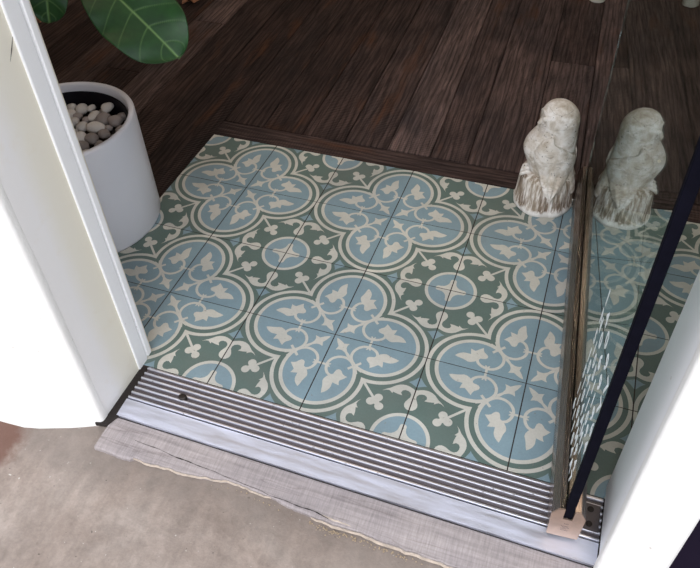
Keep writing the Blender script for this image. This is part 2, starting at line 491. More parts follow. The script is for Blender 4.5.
def build_tiles():
    bm = bmesh.new()
    lay = bm.faces.layers.float.new('tone')
    gx, gy = .0058, .0038      # half joint, in tile units
    x_end, y_end = 1.6, -.8
    # grout bed
    vs = [bm.verts.new(p) for p in ((0, y_end - .002, -.0012), (x_end, y_end - .002, -.0012), (x_end, 0, -.0012), (0, 0, -.0012))]
    f = bm.faces.new(vs); f.material_index = 3
    for c in range(8):
        for r in range(4):
            tone = random.random()
            qx = c if c % 2 else c + 1; dx = 1 if qx == c else -1
            qy = r if r % 2 else r + 1; dy = -1 if qy == r else 1
            ox, oy = qx * T, -qy * T
            def put(a, b, lvl): return (ox + dx * a * T, oy + dy * b * T, lvl * .00005)
            # tile body sides
            lim = (gx, gy)
            for lvl, col, poly in TP:
                pp = clip_poly(poly, lim)
                if len(pp) < 3: continue
                q = []
                for p in pp:
                    if not q or (abs(p[0] - q[-1][0]) + abs(p[1] - q[-1][1])) > 1e-5: q.append(p)
                if abs(q[0][0] - q[-1][0]) + abs(q[0][1] - q[-1][1]) < 1e-5: q.pop()
                if len(q) < 3: continue
                ar = sum(q[i - 1][0] * q[i][1] - q[i][0] * q[i - 1][1] for i in range(len(q)))
                if (ar < 0) != (dx * dy < 0): q.reverse()
                fv = [bm.verts.new(put(a, b, lvl)) for a, b in q]
                for tri in tessellate_polygon([[v.co for v in fv]]):
                    tv = [fv[i] for i in tri]
                    cr = (tv[1].co - tv[0].co).cross(tv[2].co - tv[0].co)
                    if abs(cr.z) < 1e-12: continue
                    if cr.z < 0: tv.reverse()
                    fc = bm.faces.new(tv); fc.material_index = col; fc[lay] = tone
            # side faces of the tile down to the grout
            cs = [(gx, gy), (1 - gx, gy), (1 - gx, 1 - gy), (gx, 1 - gy)]
            for i in range(4):
                a, b = cs[i], cs[(i + 1) % 4]
                t0, t1 = put(*a, 0), put(*b, 0)
                v = [bm.verts.new(t0), bm.verts.new(t1), bm.verts.new((t1[0], t1[1], -.0012)), bm.verts.new((t0[0], t0[1], -.0012))]
                fc = bm.faces.new(v); fc.material_index = 3; fc[lay] = tone
    o = obj('floor', bm, [mt_blue, mt_green, mt_cream, mt_grout], recalc=False)
    tag(o, 'patterned blue and green encaustic tile floor inside the doorway', kind='structure')
build_tiles()

# ------------------------------------------------------------------ wooden floor
def plank(bm, lay, x0, x1, y0, y1, z0=-.02, z1=.0, k=-.033, tone=None, gap=.0013):
    tone = random.random() if tone is None else tone
    n0 = len(bm.verts)
    pts = []
    for z in (z0, z1):
        for (x, y) in ((x0 + gap, y0 + gap), (x1 - gap, y0 + gap), (x1 - gap, y1 - gap), (x0 + gap, y1 - gap)):
            pts.append(bm.verts.new((x + k * y, y, z)))
    fs = [bm.faces.new([pts[i] for i in q]) for q in ((4, 5, 6, 7), (0, 1, 5, 4), (1, 2, 6, 5), (2, 3, 7, 6), (3, 0, 4, 7))]
    for f in fs: f[lay] = tone
    gl = bm.verts.layers.float_vector['grain']
    for v in pts: v[gl] = (v.co.y, v.co.x, 0) if k == 0 else (v.co.x - k * v.co.y, v.co.y, 0)

def build_wood():
    bm = bmesh.new(); lay = bm.faces.layers.float.new('tone'); bm.verts.layers.float_vector.new('grain')
    seams = [-2.0, -1.86, -1.74, -1.60, -1.46, -1.33, -1.2, -1.06, -.93, -.80, -.66, -.53, -.40, -.27, -.13, .0, .125, .25, .378, .505, .628, .73, .885, 1.022, 1.15, 1.28, 1.41, 1.53, 1.66, 1.8, 1.93, 2.06, 2.2, 2.34, 2.5]
    tones = {.125: .30, .25: .42, .378: .60, .505: .92, .628: .70, .73: .78, .885: .60, 1.022: .9, .0: .36, -.13: .16, -.27: .36}
    for a, b in zip(seams, seams[1:]):
        base = .075 if a >= -.03 else -2.0
        cuts = [base]
        if abs(a - .885) < 1e-6: cuts += [.70, 2.1]
        else:
            y = base + random.uniform(.9, 1.9)
            if a in tones and y < 1.4: y = 1.5
            while y < 3.6: cuts.append(y); y += random.uniform(1.0, 1.9)
        cuts.append(4.2)
        for i, (p, q) in enumerate(zip(cuts, cuts[1:])):
            t = tones.get(a, None)
            if t is not None: t = min(1, t + (0 if i == 0 else random.uniform(-.15, .2)))
            if abs(a - .885) < 1e-6: t = .80 if i == 0 else .52
            if b <= 0.001 and p < 0: plank(bm, lay, a, b, p, q, tone=t, k=-.033)
            else: plank(bm, lay, a, b, p, q, tone=t)
    # left boards stop beside the tiles: straight cover strips
    plank(bm, lay, -.004, 2.4, .0015, .073, z0=-.02, z1=.0003, k=0, tone=.52)
    # subfloor
    v = [bm.verts.new(p) for p in ((-2, -2, -.012), (2.5, -2, -.012), (2.5, 4.2, -.012), (-2, 4.2, -.012))]
    f = bm.faces.new(v); f[lay] = 0
    bmesh.ops.recalc_face_normals(bm, faces=bm.faces)
    for f in bm.faces:
        if abs(f.normal.z) > .9 and f.normal.z < 0: f.normal_flip()
    # keep only what is inside the room and not under the tiles
    geom = bm.verts[:] + bm.edges[:] + bm.faces[:]
    bmesh.ops.bisect_plane(bm, geom=geom, plane_co=(0, -.79, 0), plane_no=(0, -1, 0), clear_outer=True)
    o = obj('floor', bm, [mt_wood], recalc=False)
    o.location.z = -.0005
    tag(o, 'dark brown reclaimed plank floor behind the tiles', kind='structure')
build_wood()

# ------------------------------------------------------------------ ground outside
def wob(x, y, s, a, seed=0.0):
    return a * noise.noise(Vector((x * s, y * s, seed)))
bm = bmesh.new()
nx, ny = 110, 60
grid = []
for j in range(ny + 1):
    row = []
    for i in range(nx + 1):
        x = -1.2 + 3.6 * i / nx; y = -3.2 + 2.32 * j / ny
        z = -.016 + wob(x, y, 4, .0035) + wob(x, y, 17, .0012, 3)
        row.append(bm.verts.new((x, y, z)))
    grid.append(row)
for j in range(ny):
    for i in range(nx):
        bm.faces.new((grid[j][i], grid[j][i + 1], grid[j + 1][i + 1], grid[j + 1][i]))
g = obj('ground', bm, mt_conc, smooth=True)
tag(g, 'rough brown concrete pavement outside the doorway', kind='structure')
# edge thickness below
# ------------------------------------------------------------------ threshold
JL, JR = .25, 1.168
th = thing('threshold', 'ribbed aluminium door saddle with a smooth bluish front lip', 'threshold', (.7, -.86, 0))
def rel(o, p):
    o.location = -Vector(p); return o
thp = (.7, -.86, 0)
bm = bmesh.new()
prof = [(-.8015, -.008), (-.8015, .0018), (-.803, .0022)]
pitch = .0121
y = -.8045
for k in range(7):
    # groove floor then rib
    prof += [(y, .0040), (y - .0004, .0046), (y - .0028, .0046), (y - .0036, .0036), (y - .0042, .0004), (y - .0044, .0000), (y - pitch + .0012, .0000)]
    y -= pitch
prof = prof[:-1]
yl = prof[-1][0]
prof += [(yl - .001, -.008)]
extrude_x(bm, prof, JL + .018, JR - .003)
for f in bm.faces:
    f.normal_update()
bmesh.ops.recalc_face_normals(bm, faces=bm.faces)
for f in bm.faces:
    if abs(f.normal.x) < .5 and f.calc_center_median().z < .0006: f.material_index = 1
rel(obj('ribbed_plate', bm, [mt_ridge, mt_groove], th, recalc=False), thp)
bm = bmesh.new()
prof = [(yl - .0016, -.008), (yl - .0016, .0012), (yl - .0020, .0014), (-.9210, -.0012), (-.9210, -.010)]
extrude_x(bm, prof, JL + .016, JR - .003)
rel(obj('front_lip', bm, mt_apron, th), thp)
def disc_screw(x, y, r, z=.004, parent=th, base=thp, name='screw', mat=None, squash=1.0):
    bm = bmesh.new()
    rings = []
    for rr, zz in ((r, -.002), (r, z - .0012), (r * .92, z - .0003), (r * .7, z), (r * .3, z - .0006)):
        rings.append([(x + rr * cos(2 * pi * k / 16), y + rr * squash * sin(2 * pi * k / 16), zz) for k in range(16)])
    ring_surface(bm, rings)
    return rel(obj(name, bm, mat or mt_screw, parent, smooth=False), base)
bm = bmesh.new()
box(bm, 1.128, 1.162, -.868, -.818, -.002, .0050, .001)
rel(obj('pivot_plate', bm, mt_groove, th), thp)
disc_screw(1.146, -.829, .0055, .0066); disc_screw(1.146, -.856, .0055, .0066)

# dark screw on the ridges at the left
tag(obj('bolt_head', (lambda b: (ring_surface(b, [[(.372 + r * cos(2 * pi * k / 14), -.8475 + r * .82 * sin(2 * pi * k / 14), z) for k in range(14)] for r, z in ((.0088, .001), (.0092, .0055), (.0078, .0078), (.0045, .0088), (.002, .0086))]), b)[1])(bmesh.new()), mt_screw, smooth=True),
    'dark rusty round bolt head sitting on the ribs near the left jamb', 'bolt')

# dark dirty gap next to the left jamb
bm = bmesh.new()
vs = [(.236, -.765), (.262, -.765), (.270, -.80), (.270, -.925), (.262, -.945), (.236, -.95)]
a = [bm.verts.new((x, y, -.012)) for x, y in vs]; b = [bm.verts.new((x, y, -.0025)) for x, y in vs]
for i in range(6): bm.faces.new((a[i], a[(i + 1) % 6], b[(i + 1) % 6], b[i]))
bm.faces.new(b); bm.faces.new(a[::-1])
tag(obj('trim_3', bm, mt_dirt), kind='structure')
bm = bmesh.new()
box(bm, JR - .006, JR + .01, -.93, -.79, -.012, -.001)
box(bm, JL - .01, JR + .01, -.927, -.919, -.02, -.0075)
box(bm, 0, 1.4, -.803, -.79, -.02, -.002)
tag(obj('trim_4', bm, mt_dirt), kind='structure')

# ------------------------------------------------------------------ weathered board
bm = bmesh.new()
N = 150
def front(x):
    f = -.990 + .012 * math.exp(-((x - .56) / .1) ** 2) - .010 * max(0, (x - .7) / .4)
    if x < .34: f -= .005
    f += .0042 * noise.noise(Vector((x * 30, 1.3, 0))) + .0022 * noise.noise(Vector((x * 90, 4.3, 0)))
    return f
rows = []
x0b, x1b = .262, 1.23
for i in range(N + 1):
    x = x0b + (x1b - x0b) * i / N
    fy = front(x)
    bk = -.9235
    xs = x - .012 * 0
    jag = .0015 * noise.noise(Vector((x * 60, 8.1, 0)))
    rows.append([(x, bk, -.03), (x, bk, -.0065), (x, bk - .002, -.0050), (x, (bk + fy) / 2, -.0052 + jag * .4), (x, fy + .004, -.0066 + jag * .5), (x, fy + .001, -.009), (x, fy - .001, -.03)])
R = [[bm.verts.new(p) for p in r] for r in rows]
n = len(R[0])
for a, b in zip(R, R[1:]):
    for i in range(n - 1): bm.faces.new((a[i], a[i + 1], b[i + 1], b[i]))
bm.faces.new(R[0]); bm.faces.new(R[-1][::-1])
sill = obj('sill_board', bm, mt_board)
tag(sill, 'weathered grey wooden board with a chipped edge along the metal threshold', 'board')
# torn pale splinters along the front edge (parts of the board)
def splinter(x0, x1, off, w, h, seed, dy=0):
    bm = bmesh.new(); n = 40; rings = []
    for i in range(n + 1):
        t = i / n; x = x0 + (x1 - x0) * t
        yy = front(x) + off + dy * (1 - t) + .0016 * noise.noise(Vector((x * 40, seed, 0)))
        ww = w * (.25 + .75 * sin(pi * min(1, t * 1.02)) ** .6) * (1 + .5 * noise.noise(Vector((x * 60, seed, 2))))
        zz = -.0085 + h * (.6 + .6 * noise.noise(Vector((x * 30, seed, 5))))
        rings.append([(x, yy + ww / 2, -.011), (x, yy + ww * .35, zz), (x, yy - ww * .3, zz + .0003), (x, yy - ww / 2, -.013)])
    ring_surface(bm, rings)
    o = obj('splinter', bm, mt_splint, sill); o['label'] = 'pale torn splinter'
splinter(.345, .50, .000, .0020, .0025, 2.2)
splinter(.70, 1.10, -.001, .0026, .004, 5.1)
splinter(.715, .79, .0065, .0036, .0045, 9.4, .003)
splinter(.50, .62, .000, .0014, .002, 7.7)
# crack running in the board (shallow raised dark fissure made as a groove strip)
bm = bmesh.new()
pts = []
for i in range(60):
    t = i / 59; x = .33 + .40 * t
    pts.append((x, -.957 - .026 * t + .003 * noise.noise(Vector((x * 25, 2, 2))) , -.0048))
for i in range(59):
    a, b = pts[i], pts[i + 1]
    w0 = .0007 * (.3 + abs(noise.noise(Vector((a[0] * 50, 1, 1)))) * 2.5); w1 = .0007 * (.3 + abs(noise.noise(Vector((b[0] * 50, 1, 1)))) * 2.5)
    bm.faces.new([bm.verts.new(p) for p in ((a[0], a[1] - w0, a[2]), (b[0], b[1] - w1, b[2]), (b[0], b[1] + w1, b[2]), (a[0], a[1] + w0, a[2]))])
o = obj('crack', bm, mt_dirt, sill); o['label'] = 'thin dark crack'
# crumbs of mortar under the splinter: uncountable
bm = bmesh.new()
for i in range(170):
    x = .70 + abs(random.gauss(0, .09)) if i < 120 else random.uniform(.5, 1.1)
    y = front(x) - .006 - abs(random.gauss(0, .0035))
    r = random.uniform(.0006, .0018)
    m4 = Matrix.Translation((x, y, -.0135 + r * .5)) @ Matrix.Diagonal((r, r * random.uniform(.6, 1), r * .8, 1))
    bmesh.ops.create_icosphere(bm, subdivisions=1, radius=1, matrix=m4)
tag(obj('mortar_crumbs', bm, mt_grav), 'loose tan crumbs of mortar in front of the splintered board', 'crumbs', kind='stuff')

# ------------------------------------------------------------------ walls and jambs
H = 2.35
def wall_poly(name, plan, z0, z1, mat, label=None, levels=1, bulge=None, smooth=False):
    bm = bmesh.new()
    zs = [z0 + (z1 - z0) * i / levels for i in range(levels + 1)]
    rings = []
    for z in zs:
        rings.append([((x, y, z) if bulge is None else bulge(x, y, z)) for x, y in plan])
    ring_surface(bm, rings)
    o = obj(name, bm, mat, smooth=smooth)
    tag(o, label, kind='structure')
    return o
# left jamb: cream reveal
bm = bmesh.new()
for x0, x1, y0, y1 in ((.21, .249, -.936, -.760),):
    box(bm, x0, x1, y0, y1, -.004, H, .0015)
tag(obj('trim_1', bm, mt_cream_paint), 'cream painted left door jamb', kind='structure')
jamb = bpy.data.objects['trim_1']
bm = bmesh.new()
tube(bm, [(.2487, -.832, .700), (.2489, -.822, .714), (.2489, -.812, .728)], [.0003, .0009, .0004], 6)
obj('scratch', bm, mt_dirt, jamb)
bm = bmesh.new()
box(bm, .225, .2525, -.812, -.783, -.002, H, .002)
box(bm, .225, .2495, -.7835, -.7785, -.002, H, .001)
box(bm, .222, .2535, -.779, -.7665, .004, H, .0015)
tag(obj('trim_2', bm, mt_white_paint), 'white painted stop beads on the left door jamb', kind='structure')
# left wall: lumpy white plaster, rounded corner
def dense(pts, step=.02):
    out = []
    for i in range(len(pts)):
        a, b = Vector(pts[i]), Vector(pts[(i + 1) % len(pts)])
        n = max(1, int((b - a).length / step))
        out += [tuple(a.lerp(b, k / n)) for k in range(n)]
    return out
def plaster_wall(name, plan, label, foot=None, calm=lambda x, y: False):
    bm = bmesh.new()
    zs = [-.02, -.005, .004, .012, .022, .035, .05] + [.05 + .04 * i for i in range(1, 26)] + [1.3 + .25 * i for i in range(5)]
    rings = []
    for z in zs:
        ring = []
        for x, y in plan:
            dx = .0025 * noise.noise(Vector((x * 9, y * 9, z * 7))) + .0012 * noise.noise(Vector((x * 31, y * 31, z * 24)))
            dy = .0045 * noise.noise(Vector((x * 8 + 5, y * 8, z * 6))) + .0015 * noise.noise(Vector((x * 27 + 5, y * 27, z * 25)))
            if y > -.90: dx = dy = 0
            if x > 1.1 and y > -.93: dx = dy = 0
            if calm(x, y): dx *= .25; dy *= .25
            xx, yy = x + dx, y + dy
            zz = z
            if foot and y < -.9:
                zz = z + (foot(x) if z < .03 else 0)
            ring.append((xx, yy, zz))
        rings.append(ring)
    ring_surface(bm, rings)
    o = obj(name, bm, mt_plaster, smooth=True)
    es = o.modifiers.new('crisp', 'EDGE_SPLIT'); es.split_angle = radians(40)
    tag(o, label, kind='structure'); return o
corner = [(.2495 - .028 + .028 * cos(a), -.955 + .0 - .028 * -sin(a)) for a in []]
def rc(cx, cy, r, a0, a1, n=7): return [(cx + r * cos(radians(a0 + (a1 - a0) * i / n)), cy + r * sin(radians(a0 + (a1 - a0) * i / n))) for i in range(n + 1)]
planL = [(-1.2, -.78), (-1.2, -1.00)] + [(-1.2 + .05 * i, -1.00) for i in range(1, 26)] + \
        [(.10, -.996), (.13, -.988), (.16, -.978), (.19, -.968), (.215, -.957), (.232, -.949)] + rc(.2415, -.937, .0085, -60, 0, 5) + [(.2500, -.928), (.2470, -.920), (.21, -.918), (.21, -.78)]
plaster_wall('wall_left', planL, 'bright white lumpy plaster wall left of the doorway',
             calm=lambda x, y: x > .18, foot=lambda x: .004 * noise.noise(Vector((x * 14, 0, 0))) + .002 * noise.noise(Vector((x * 50, 3, 0))))
# right jamb
bm = bmesh.new()
box(bm, JR - .001, 1.245, -.925, -.772, -.004, H, .008, 3)
tag(obj('trim_5', bm, mt_white_paint), 'pale grey right door jamb', kind='structure')
planR = [(1.20, -.918), (1.1625, -.918), (1.1615, -.925)] + rc(1.1695, -.934, .008, 180, 240, 5) + [(1.175, -.946), (1.186, -.954), (1.198, -.962), (1.212, -.968), (1.222, -.971), (1.232, -.969), (1.240, -.960), (1.243, -.945), (1.244, -.918)]
plaster_wall('wall_right', planR, 'narrow white plaster pier right of the glass door', calm=lambda x, y: True)

# header over the door, wall above, other inner walls, ceiling
def wbox(name, b, mat, label=None, bev=0):
    bm = bmesh.new(); box(bm, *b, bev); tag(obj(name, bm, mat), label, kind='structure')
wbox('wall_front', (-2.0, 2.5, -.96, -.80, 2.36, 2.9), mt_plaster)
wbox('wall_back', (-2.0, 2.5, 4.2, 4.3, -.02, 2.9), mt_inner)
wbox('wall_left', (-2.1, -2.0, -.96, 4.3, -.02, 2.9), mt_inner, 'far left inner wall')
wbox('wall_right', (2.5, 2.6, -.96, 4.3, -.02, 2.9), mt_inner, 'far right inner wall')
wbox('ceiling', (-2.1, 2.6, -.80, 4.3, 2.9, 3.0), mt_ceiling)
wbox('wall_front', (-2.1, -1.2, -.96, -.80, -.02, 2.37), mt_plaster)
# shop window right of the pier
w = thing('window_1', None, None, (1.9, -.9, 0)); w['kind'] = 'structure'
bm = bmesh.new()
for b_ in ((1.2475, 1.29, -.93, -.86, .0, 2.36), (2.44, 2.5, -.93, -.86, .0, 2.36), (1.29, 2.44, -.93, -.86, 0, .45), (1.29, 2.44, -.93, -.86, 2.28, 2.36)):
    box(bm, *b_, .002)
rel(obj('window_frame', bm, mt_darkwin, w), (1.9, -.9, 0))
bm = bmesh.new(); box(bm, 1.29, 2.44, -.902, -.894, .45, 2.28)
rel(obj('window_pane', bm, mt_glass, w), (1.9, -.9, 0))
# upper frame of the doorway (beyond the picture)
bm = bmesh.new(); box(bm, .21, 1.245, -.925, -.772, 2.30, 2.36, .002)
tag(obj('trim_6', bm, mt_white_paint), kind='structure')

# ------------------------------------------------------------------ glass door (open inwards)
PA = Vector((1.1055, -.895, 0))
ang = math.atan(.0735)           # the leaf leans a little to the left going in
dr = thing('door_1', 'frameless glass door standing open with a bronze bottom rail and white lettering', None, PA)
dr['kind'] = 'structure'
dr.rotation_euler = (0, 0, ang)
# local axes: +y runs into the room along the leaf, x across the leaf
L = .917
def rail_profile(w=.0245, h0=.010, h=.094):
    return [(-w, h0 + .002), (-w + .002, h0), (w - .002, h0), (w, h0 + .002), (w + .0015, h - .018), (w - .008, h), (.0075, h), (.0075, h - .028), (-.0075, h - .028), (-.0075, h), (-w + .008, h), (-w - .0015, h - .018)]
def extrude_y(bm, prof, y0, y1):
    a = [bm.verts.new((x, y0, z)) for x, z in prof]; b = [bm.verts.new((x, y1, z)) for x, z in prof]
    n = len(prof)
    for i in range(n): bm.faces.new((a[i], a[(i + 1) % n], b[(i + 1) % n], b[i]))
    bm.faces.new(list(reversed(a))); bm.faces.new(b)
bm = bmesh.new(); extrude_y(bm, rail_profile(), .0025, L)
rail = obj('bottom_rail', bm, mt_bronze, dr)
bm = bmesh.new(); extrude_y(bm, rail_profile(), 0, .0025)
cap = obj('end_cap', bm, mt_cap, dr); cap['label'] = 'tan metal end cap'
# stamped lines on the cap
bm = bmesh.new()
for z, a, b in ((.052, -.003, .004), (.044, -.006, .004), (.040, -.004, .006), (.036, -.006, .003), (.031, -.005, .005)):
    x = a
    while x < b:
        box(bm, x, x + .0011, -.0002, .0002, z, z + .0014); x += .0019
obj('stamp', bm, mt_groove, cap)
bm = bmesh.new()
box(bm, -.0305, -.0258, L - .06, L - .052, .028, .036, .001)
sc = obj('grub_screw', bm, mt_chrome, rail); sc['label'] = 'bright little screw'
bm = bmesh.new(); box(bm, -.0060, .0060, .014, L, .067, 2.1, .0008, 1)
glass = obj('glass_pane', bm, mt_glass, dr)
bm = bmesh.new(); box(bm, -.0070, .0070, .0028, .0138, .067, 2.1, .001, 1)
gk = obj('edge_seal', bm, mt_gasket, dr); gk['label'] = 'black seal on the glass edge'
bm = bmesh.new(); extrude_y(bm, [(x, 2.195 - z) for x, z in rail_profile()][::-1], 0, L)
obj('top_rail', bm, mt_bronze, dr)
# lettering on the outer face (faces left), rows seen almost edge-on
ROWS = [(.376, -.700, .0415, '14097'), (.332, -.706, .040, 'N0697'), (.286, -.699, .0245, '51051196'), (.241, -.699, .0245, '10411094'),
        (.198, -.699, .0245, '5104AM1'), (.152, -.699, .0245, '110PM94'), (.110, -.699, .0245, '61104A7')]
def text_mesh():
    bm = bmesh.new()
    for z, y0, pitch, s in ROWS:
        for i, ch in enumerate(s):
            cu = bpy.data.curves.new('glyph', 'FONT'); cu.body = ch; cu.size = .044; cu.align_x = 'CENTER'; cu.resolution_u = 3
            cu.extrude = .00012; cu.offset = .0009
            tmp = bpy.data.objects.new('glyph', cu); COL.objects.link(tmp)
            dg = bpy.context.evaluated_depsgraph_get(); dg.update()
            me = bpy.data.meshes.new_from_object(tmp.evaluated_get(dg))
            yw = y0 - i * pitch
            along = -(yw + .895) * -1 / cos(ang)
            sx = .62 if pitch < .03 else .85
            for v in me.vertices:
                a, b, c = v.co
                v.co = (-.0062 - c, along - a * sx, z - .015 + b)
            bm.from_mesh(me)
            bpy.data.objects.remove(tmp); bpy.data.curves.remove(cu); bpy.data.meshes.remove(me)
    return bm
tx = obj('lettering', text_mesh(), mt_etch, glass); tx['label'] = 'white lettering'

# ------------------------------------------------------------------ planter
PC = Vector((-.125, -.425, 0)); PR = .171; PH = .29
pot = thing('plant_pot', 'white cylindrical plant pot filled with pebbles beside the left jamb', 'plant pot', PC)
def lathe(bm, prof, n=64):
    rings = [[(r * cos(2 * pi * k / n), r * sin(2 * pi * k / n), z) for k in range(n)] for r, z in prof]
    ring_surface(bm, rings)
bm = bmesh.new()
lathe(bm, [(PR - .012, .0), (PR - .002, .0), (PR, .006), (PR, PH - .006), (PR - .0015, PH - .002), (PR - .005, PH), (PR - .010, PH), (PR - .0135, PH - .002), (PR - .015, PH - .006), (PR - .016, .2), (PR - .016, .02)])
obj('outer_pot', bm, mt_pot, pot, smooth=True)
bm = bmesh.new()
lathe(bm, [(PR - .022, .02), (PR - .0175, .2), (PR - .0172, PH - .020), (PR - .019, PH - .018), (PR - .021, PH - .020), (PR - .026, .2), (PR - .026, .15)])
ln = obj('inner_liner', bm, mt_liner, pot, smooth=True); ln['label'] = 'black plastic liner'
bm = bmesh.new()
n = 40; rings = []
for r in (.0, .03, .06, .09, .115, .135, .1445):
    rings.append([(max(r, .002) * cos(2 * pi * k / n), max(r, .002) * sin(2 * pi * k / n), .222 + .004 * noise.noise(Vector((r * 30 * cos(2 * pi * k / n), r * 30 * sin(2 * pi * k / n), 0)))) for k in range(n)])
Rr = [[bm.verts.new(p) for p in r] for r in rings]
for a, b in zip(Rr, Rr[1:]):
    for i in range(n): bm.faces.new((a[i], a[(i + 1) % n], b[(i + 1) % n], b[i]))
bm.faces.new(Rr[0])
tag(obj('potting_soil', bm, mt_soil, smooth=True), 'dark potting soil under the pebbles in the white pot', 'soil', kind='stuff').location = PC

# pebbles
def pebble_mesh(seed):
    bm = bmesh.new(); bmesh.ops.create_icosphere(bm, subdivisions=3, radius=1)
    for v in bm.verts:
        d = 1 + .16 * noise.noise(v.co * .9 + Vector((seed * 3.1, 0, 0))) + .04 * noise.noise(v.co * 3 + Vector((seed, 5, 0)))
        v.co *= d
    me = bpy.data.meshes.new('pebble'); bm.to_mesh(me); bm.free()
    for p in me.polygons: p.use_smooth = True
    return me
PM = [pebble_mesh(i) for i in range(5)]
PMG = []
for me in PM:
    g2 = me.copy(); me.materials.append(mt_peb_white); g2.materials.append(mt_peb_grey); PMG.append(g2)
seen = [(-.156, -.312, .015, .018, 1), (-.135, -.301, .009, .013, 1), (-.091, -.296, .014, .018, 1), (-.169, -.34, .014, .017, 1), (-.185, -.311, .011, .011, 1), (-.109, -.329, .012, .021, 1),
        (-.079, -.333, .018, .020, 0), (-.045, -.333, .018, .017, 0), (-.07, -.375, .024, .016, 1), (-.108, -.377, .014, .016, 1), (-.141, -.365, .013, .013, 1), (-.145, -.343, .011, .012, 0),
        (-.117, -.35, .009, .010, 0), (-.087, -.418, .016, .020, 1), (-.057, -.413, .017, .016, 0), (-.114, -.404, .009, .010, 1), (-.062, -.447, .018, .015, 0), (-.041, -.389, .015, .013, 0), (-.040, -.312, .012, .013, 0)]
placed = []
def put_pebble(x, y, z, a, b, white, rot=None, label=None, group=None):
    me = random.choice(PM if white else PMG)
    o = bpy.data.objects.new('pebble', me); link(o)
    o.location = (x, y, z); o.scale = (a, b, min(a, b) * .78); o.rotation_euler = (0, 0, random.uniform(-.3, .3) if rot is None else rot)
    tag(o, label, 'pebble', group); placed.append((x, y, max(a, b))); return o
W_L = 'smooth whitish pebble in the white plant pot'; G_L = 'brownish grey pebble in the white plant pot'
W_G = 'white pebbles in the plant pot'; G_G = 'grey pebbles in the plant pot'
for i, (x, y, a, b, wt) in enumerate(seen):
    if i == 8: put_pebble(x, y, .247, a, b, 1, .15, 'longest white oval pebble in the middle of the plant pot')
    elif i == 2: put_pebble(x, y, .249, a, b, 1, 0, 'round white pebble lying highest against the black liner')
    else: put_pebble(x, y, .243, a, b, wt, None, W_L if wt else G_L, W_G if wt else G_G)
cnt = 0; tries = 0
while cnt < 60 and tries < 9000:
    tries += 1
    r = .132 * sqrt(random.random()); t = random.uniform(0, 2 * pi)
    x, y = PC.x + r * cos(t), PC.y + r * sin(t)
    if x < -.215: continue
    s = random.uniform(.0085, .0145)
    if any(math.hypot(x - p[0], y - p[1]) < (s + p[2]) * .70 for p in placed): continue
    wt = random.random() < .35
    put_pebble(x, y, .234, s, s * random.uniform(.75, 1.0), wt, random.uniform(0, 3), W_L if wt else G_L, W_G if wt else G_G); cnt += 1

# ------------------------------------------------------------------ fiddle leaf fig
fig = thing('fiddle_leaf_fig', 'fiddle leaf fig with large glossy leaves growing from the white pot', 'plant', (PC.x, PC.y, .235))
FB = Vector((PC.x, PC.y, .235))
bm = bmesh.new()
tube(bm, [(0, 0, -.010), (-.01, 0, .1), (-.03, .01, .28), (-.04, .03, .5), (-.05, .03, .8), (-.04, .04, 1.05)], [.014, .0125, .012, .011, .009, .006], 10)
obj('trunk', bm, mt_bark, fig, smooth=True)
def leaf(base, tip, width, nhint, sag=.03, fold=.12, name='leaf', stem_from=None):
    base = Vector(base) - FB; tip = Vector(tip) - FB
    ax = (tip - base); Ln = ax.length; ax.normalize()
    side = ax.cross(Vector(nhint)).normalized(); nor = side.cross(ax).normalized()
    bm = bmesh.new(); lay = bm.verts.layers.float.new('vein')
    NU, NV = 150, 40
    def wd(t):  # fiddle shape: narrow waist low, broad shoulder near the tip
        return width * .5 * (sin(pi * min(1, t ** .92)) ** .48) * (.62 + .52 * t ** 1.1) if 0 < t < 1 else 0
    rows = []
    for i in range(NU + 1):
        t = i / NU; row = []
        for j in range(-NV // 2, NV // 2 + 1):
            s = j / (NV / 2)
            w_ = wd(t); ww = w_ * s
            z = -sag * 4 * (t - .5) ** 2 + fold * abs(ww) + .006 * sin(t * 19 + 1.5 * s) * abs(s) ** 2
            p = base + ax * (Ln * t) + side * ww + nor * z
            v = bm.verts.new(p)
            vein = max(0, 1 - abs(ww) / .0038)
            for k in range(6):
                tt = .08 + k * .155
                d = t - (tt + .16 * abs(s) ** 1.25)
                vein = max(vein, (1 - abs(d) * Ln / .0030) * .55 * (1 - .5 * abs(s)))
            v[lay] = max(0, vein)
            row.append(v)
        rows.append(row)
    for a, b in zip(rows, rows[1:]):
        for i in range(NV): bm.faces.new((a[i], a[i + 1], b[i + 1], b[i]))
    bmesh.ops.remove_doubles(bm, verts=bm.verts, dist=1e-5)
    o = obj(name, bm, mt_leaf, fig, smooth=True)
    md = o.modifiers.new('thick', 'SOLIDIFY'); md.thickness = .0008
    if stem_from:
        b2 = bmesh.new(); s0 = Vector(stem_from)
        mid = (s0 + base) / 2 + Vector((0, 0, .03))
        tube(b2, [s0, mid, base + ax * .01], [.004, .0032, .003], 8)
        st = obj('leaf_stalk', b2, mt_bark, o, smooth=True)
    return o
LEAVES = True
leaf((-.052, -.290, .605), (.192, -.366, .465), .188, (.40, -.50, .77), .012, .10, stem_from=(-.045, .03, .50))
leaf((-.087, -.340, .66), (-.103, -.379, .50), .095, (.56, -.73, .40), .01, .10, stem_from=(-.042, .03, .54))
leaf((-.30, -.36, .86), (-.52, -.20, .78), .17, (0, 0, 1), .03, .1, stem_from=(-.045, .03, .70))
leaf((-.12, -.22, 1.05), (.02, .0, 1.0), .17, (0, 0, 1), .03, .1, stem_from=(-.045, .035, .90))
leaf((-.25, -.48, 1.20), (-.45, -.62, 1.16), .17, (0, 0, 1), .03, .1, stem_from=(-.04, .04, 1.02))

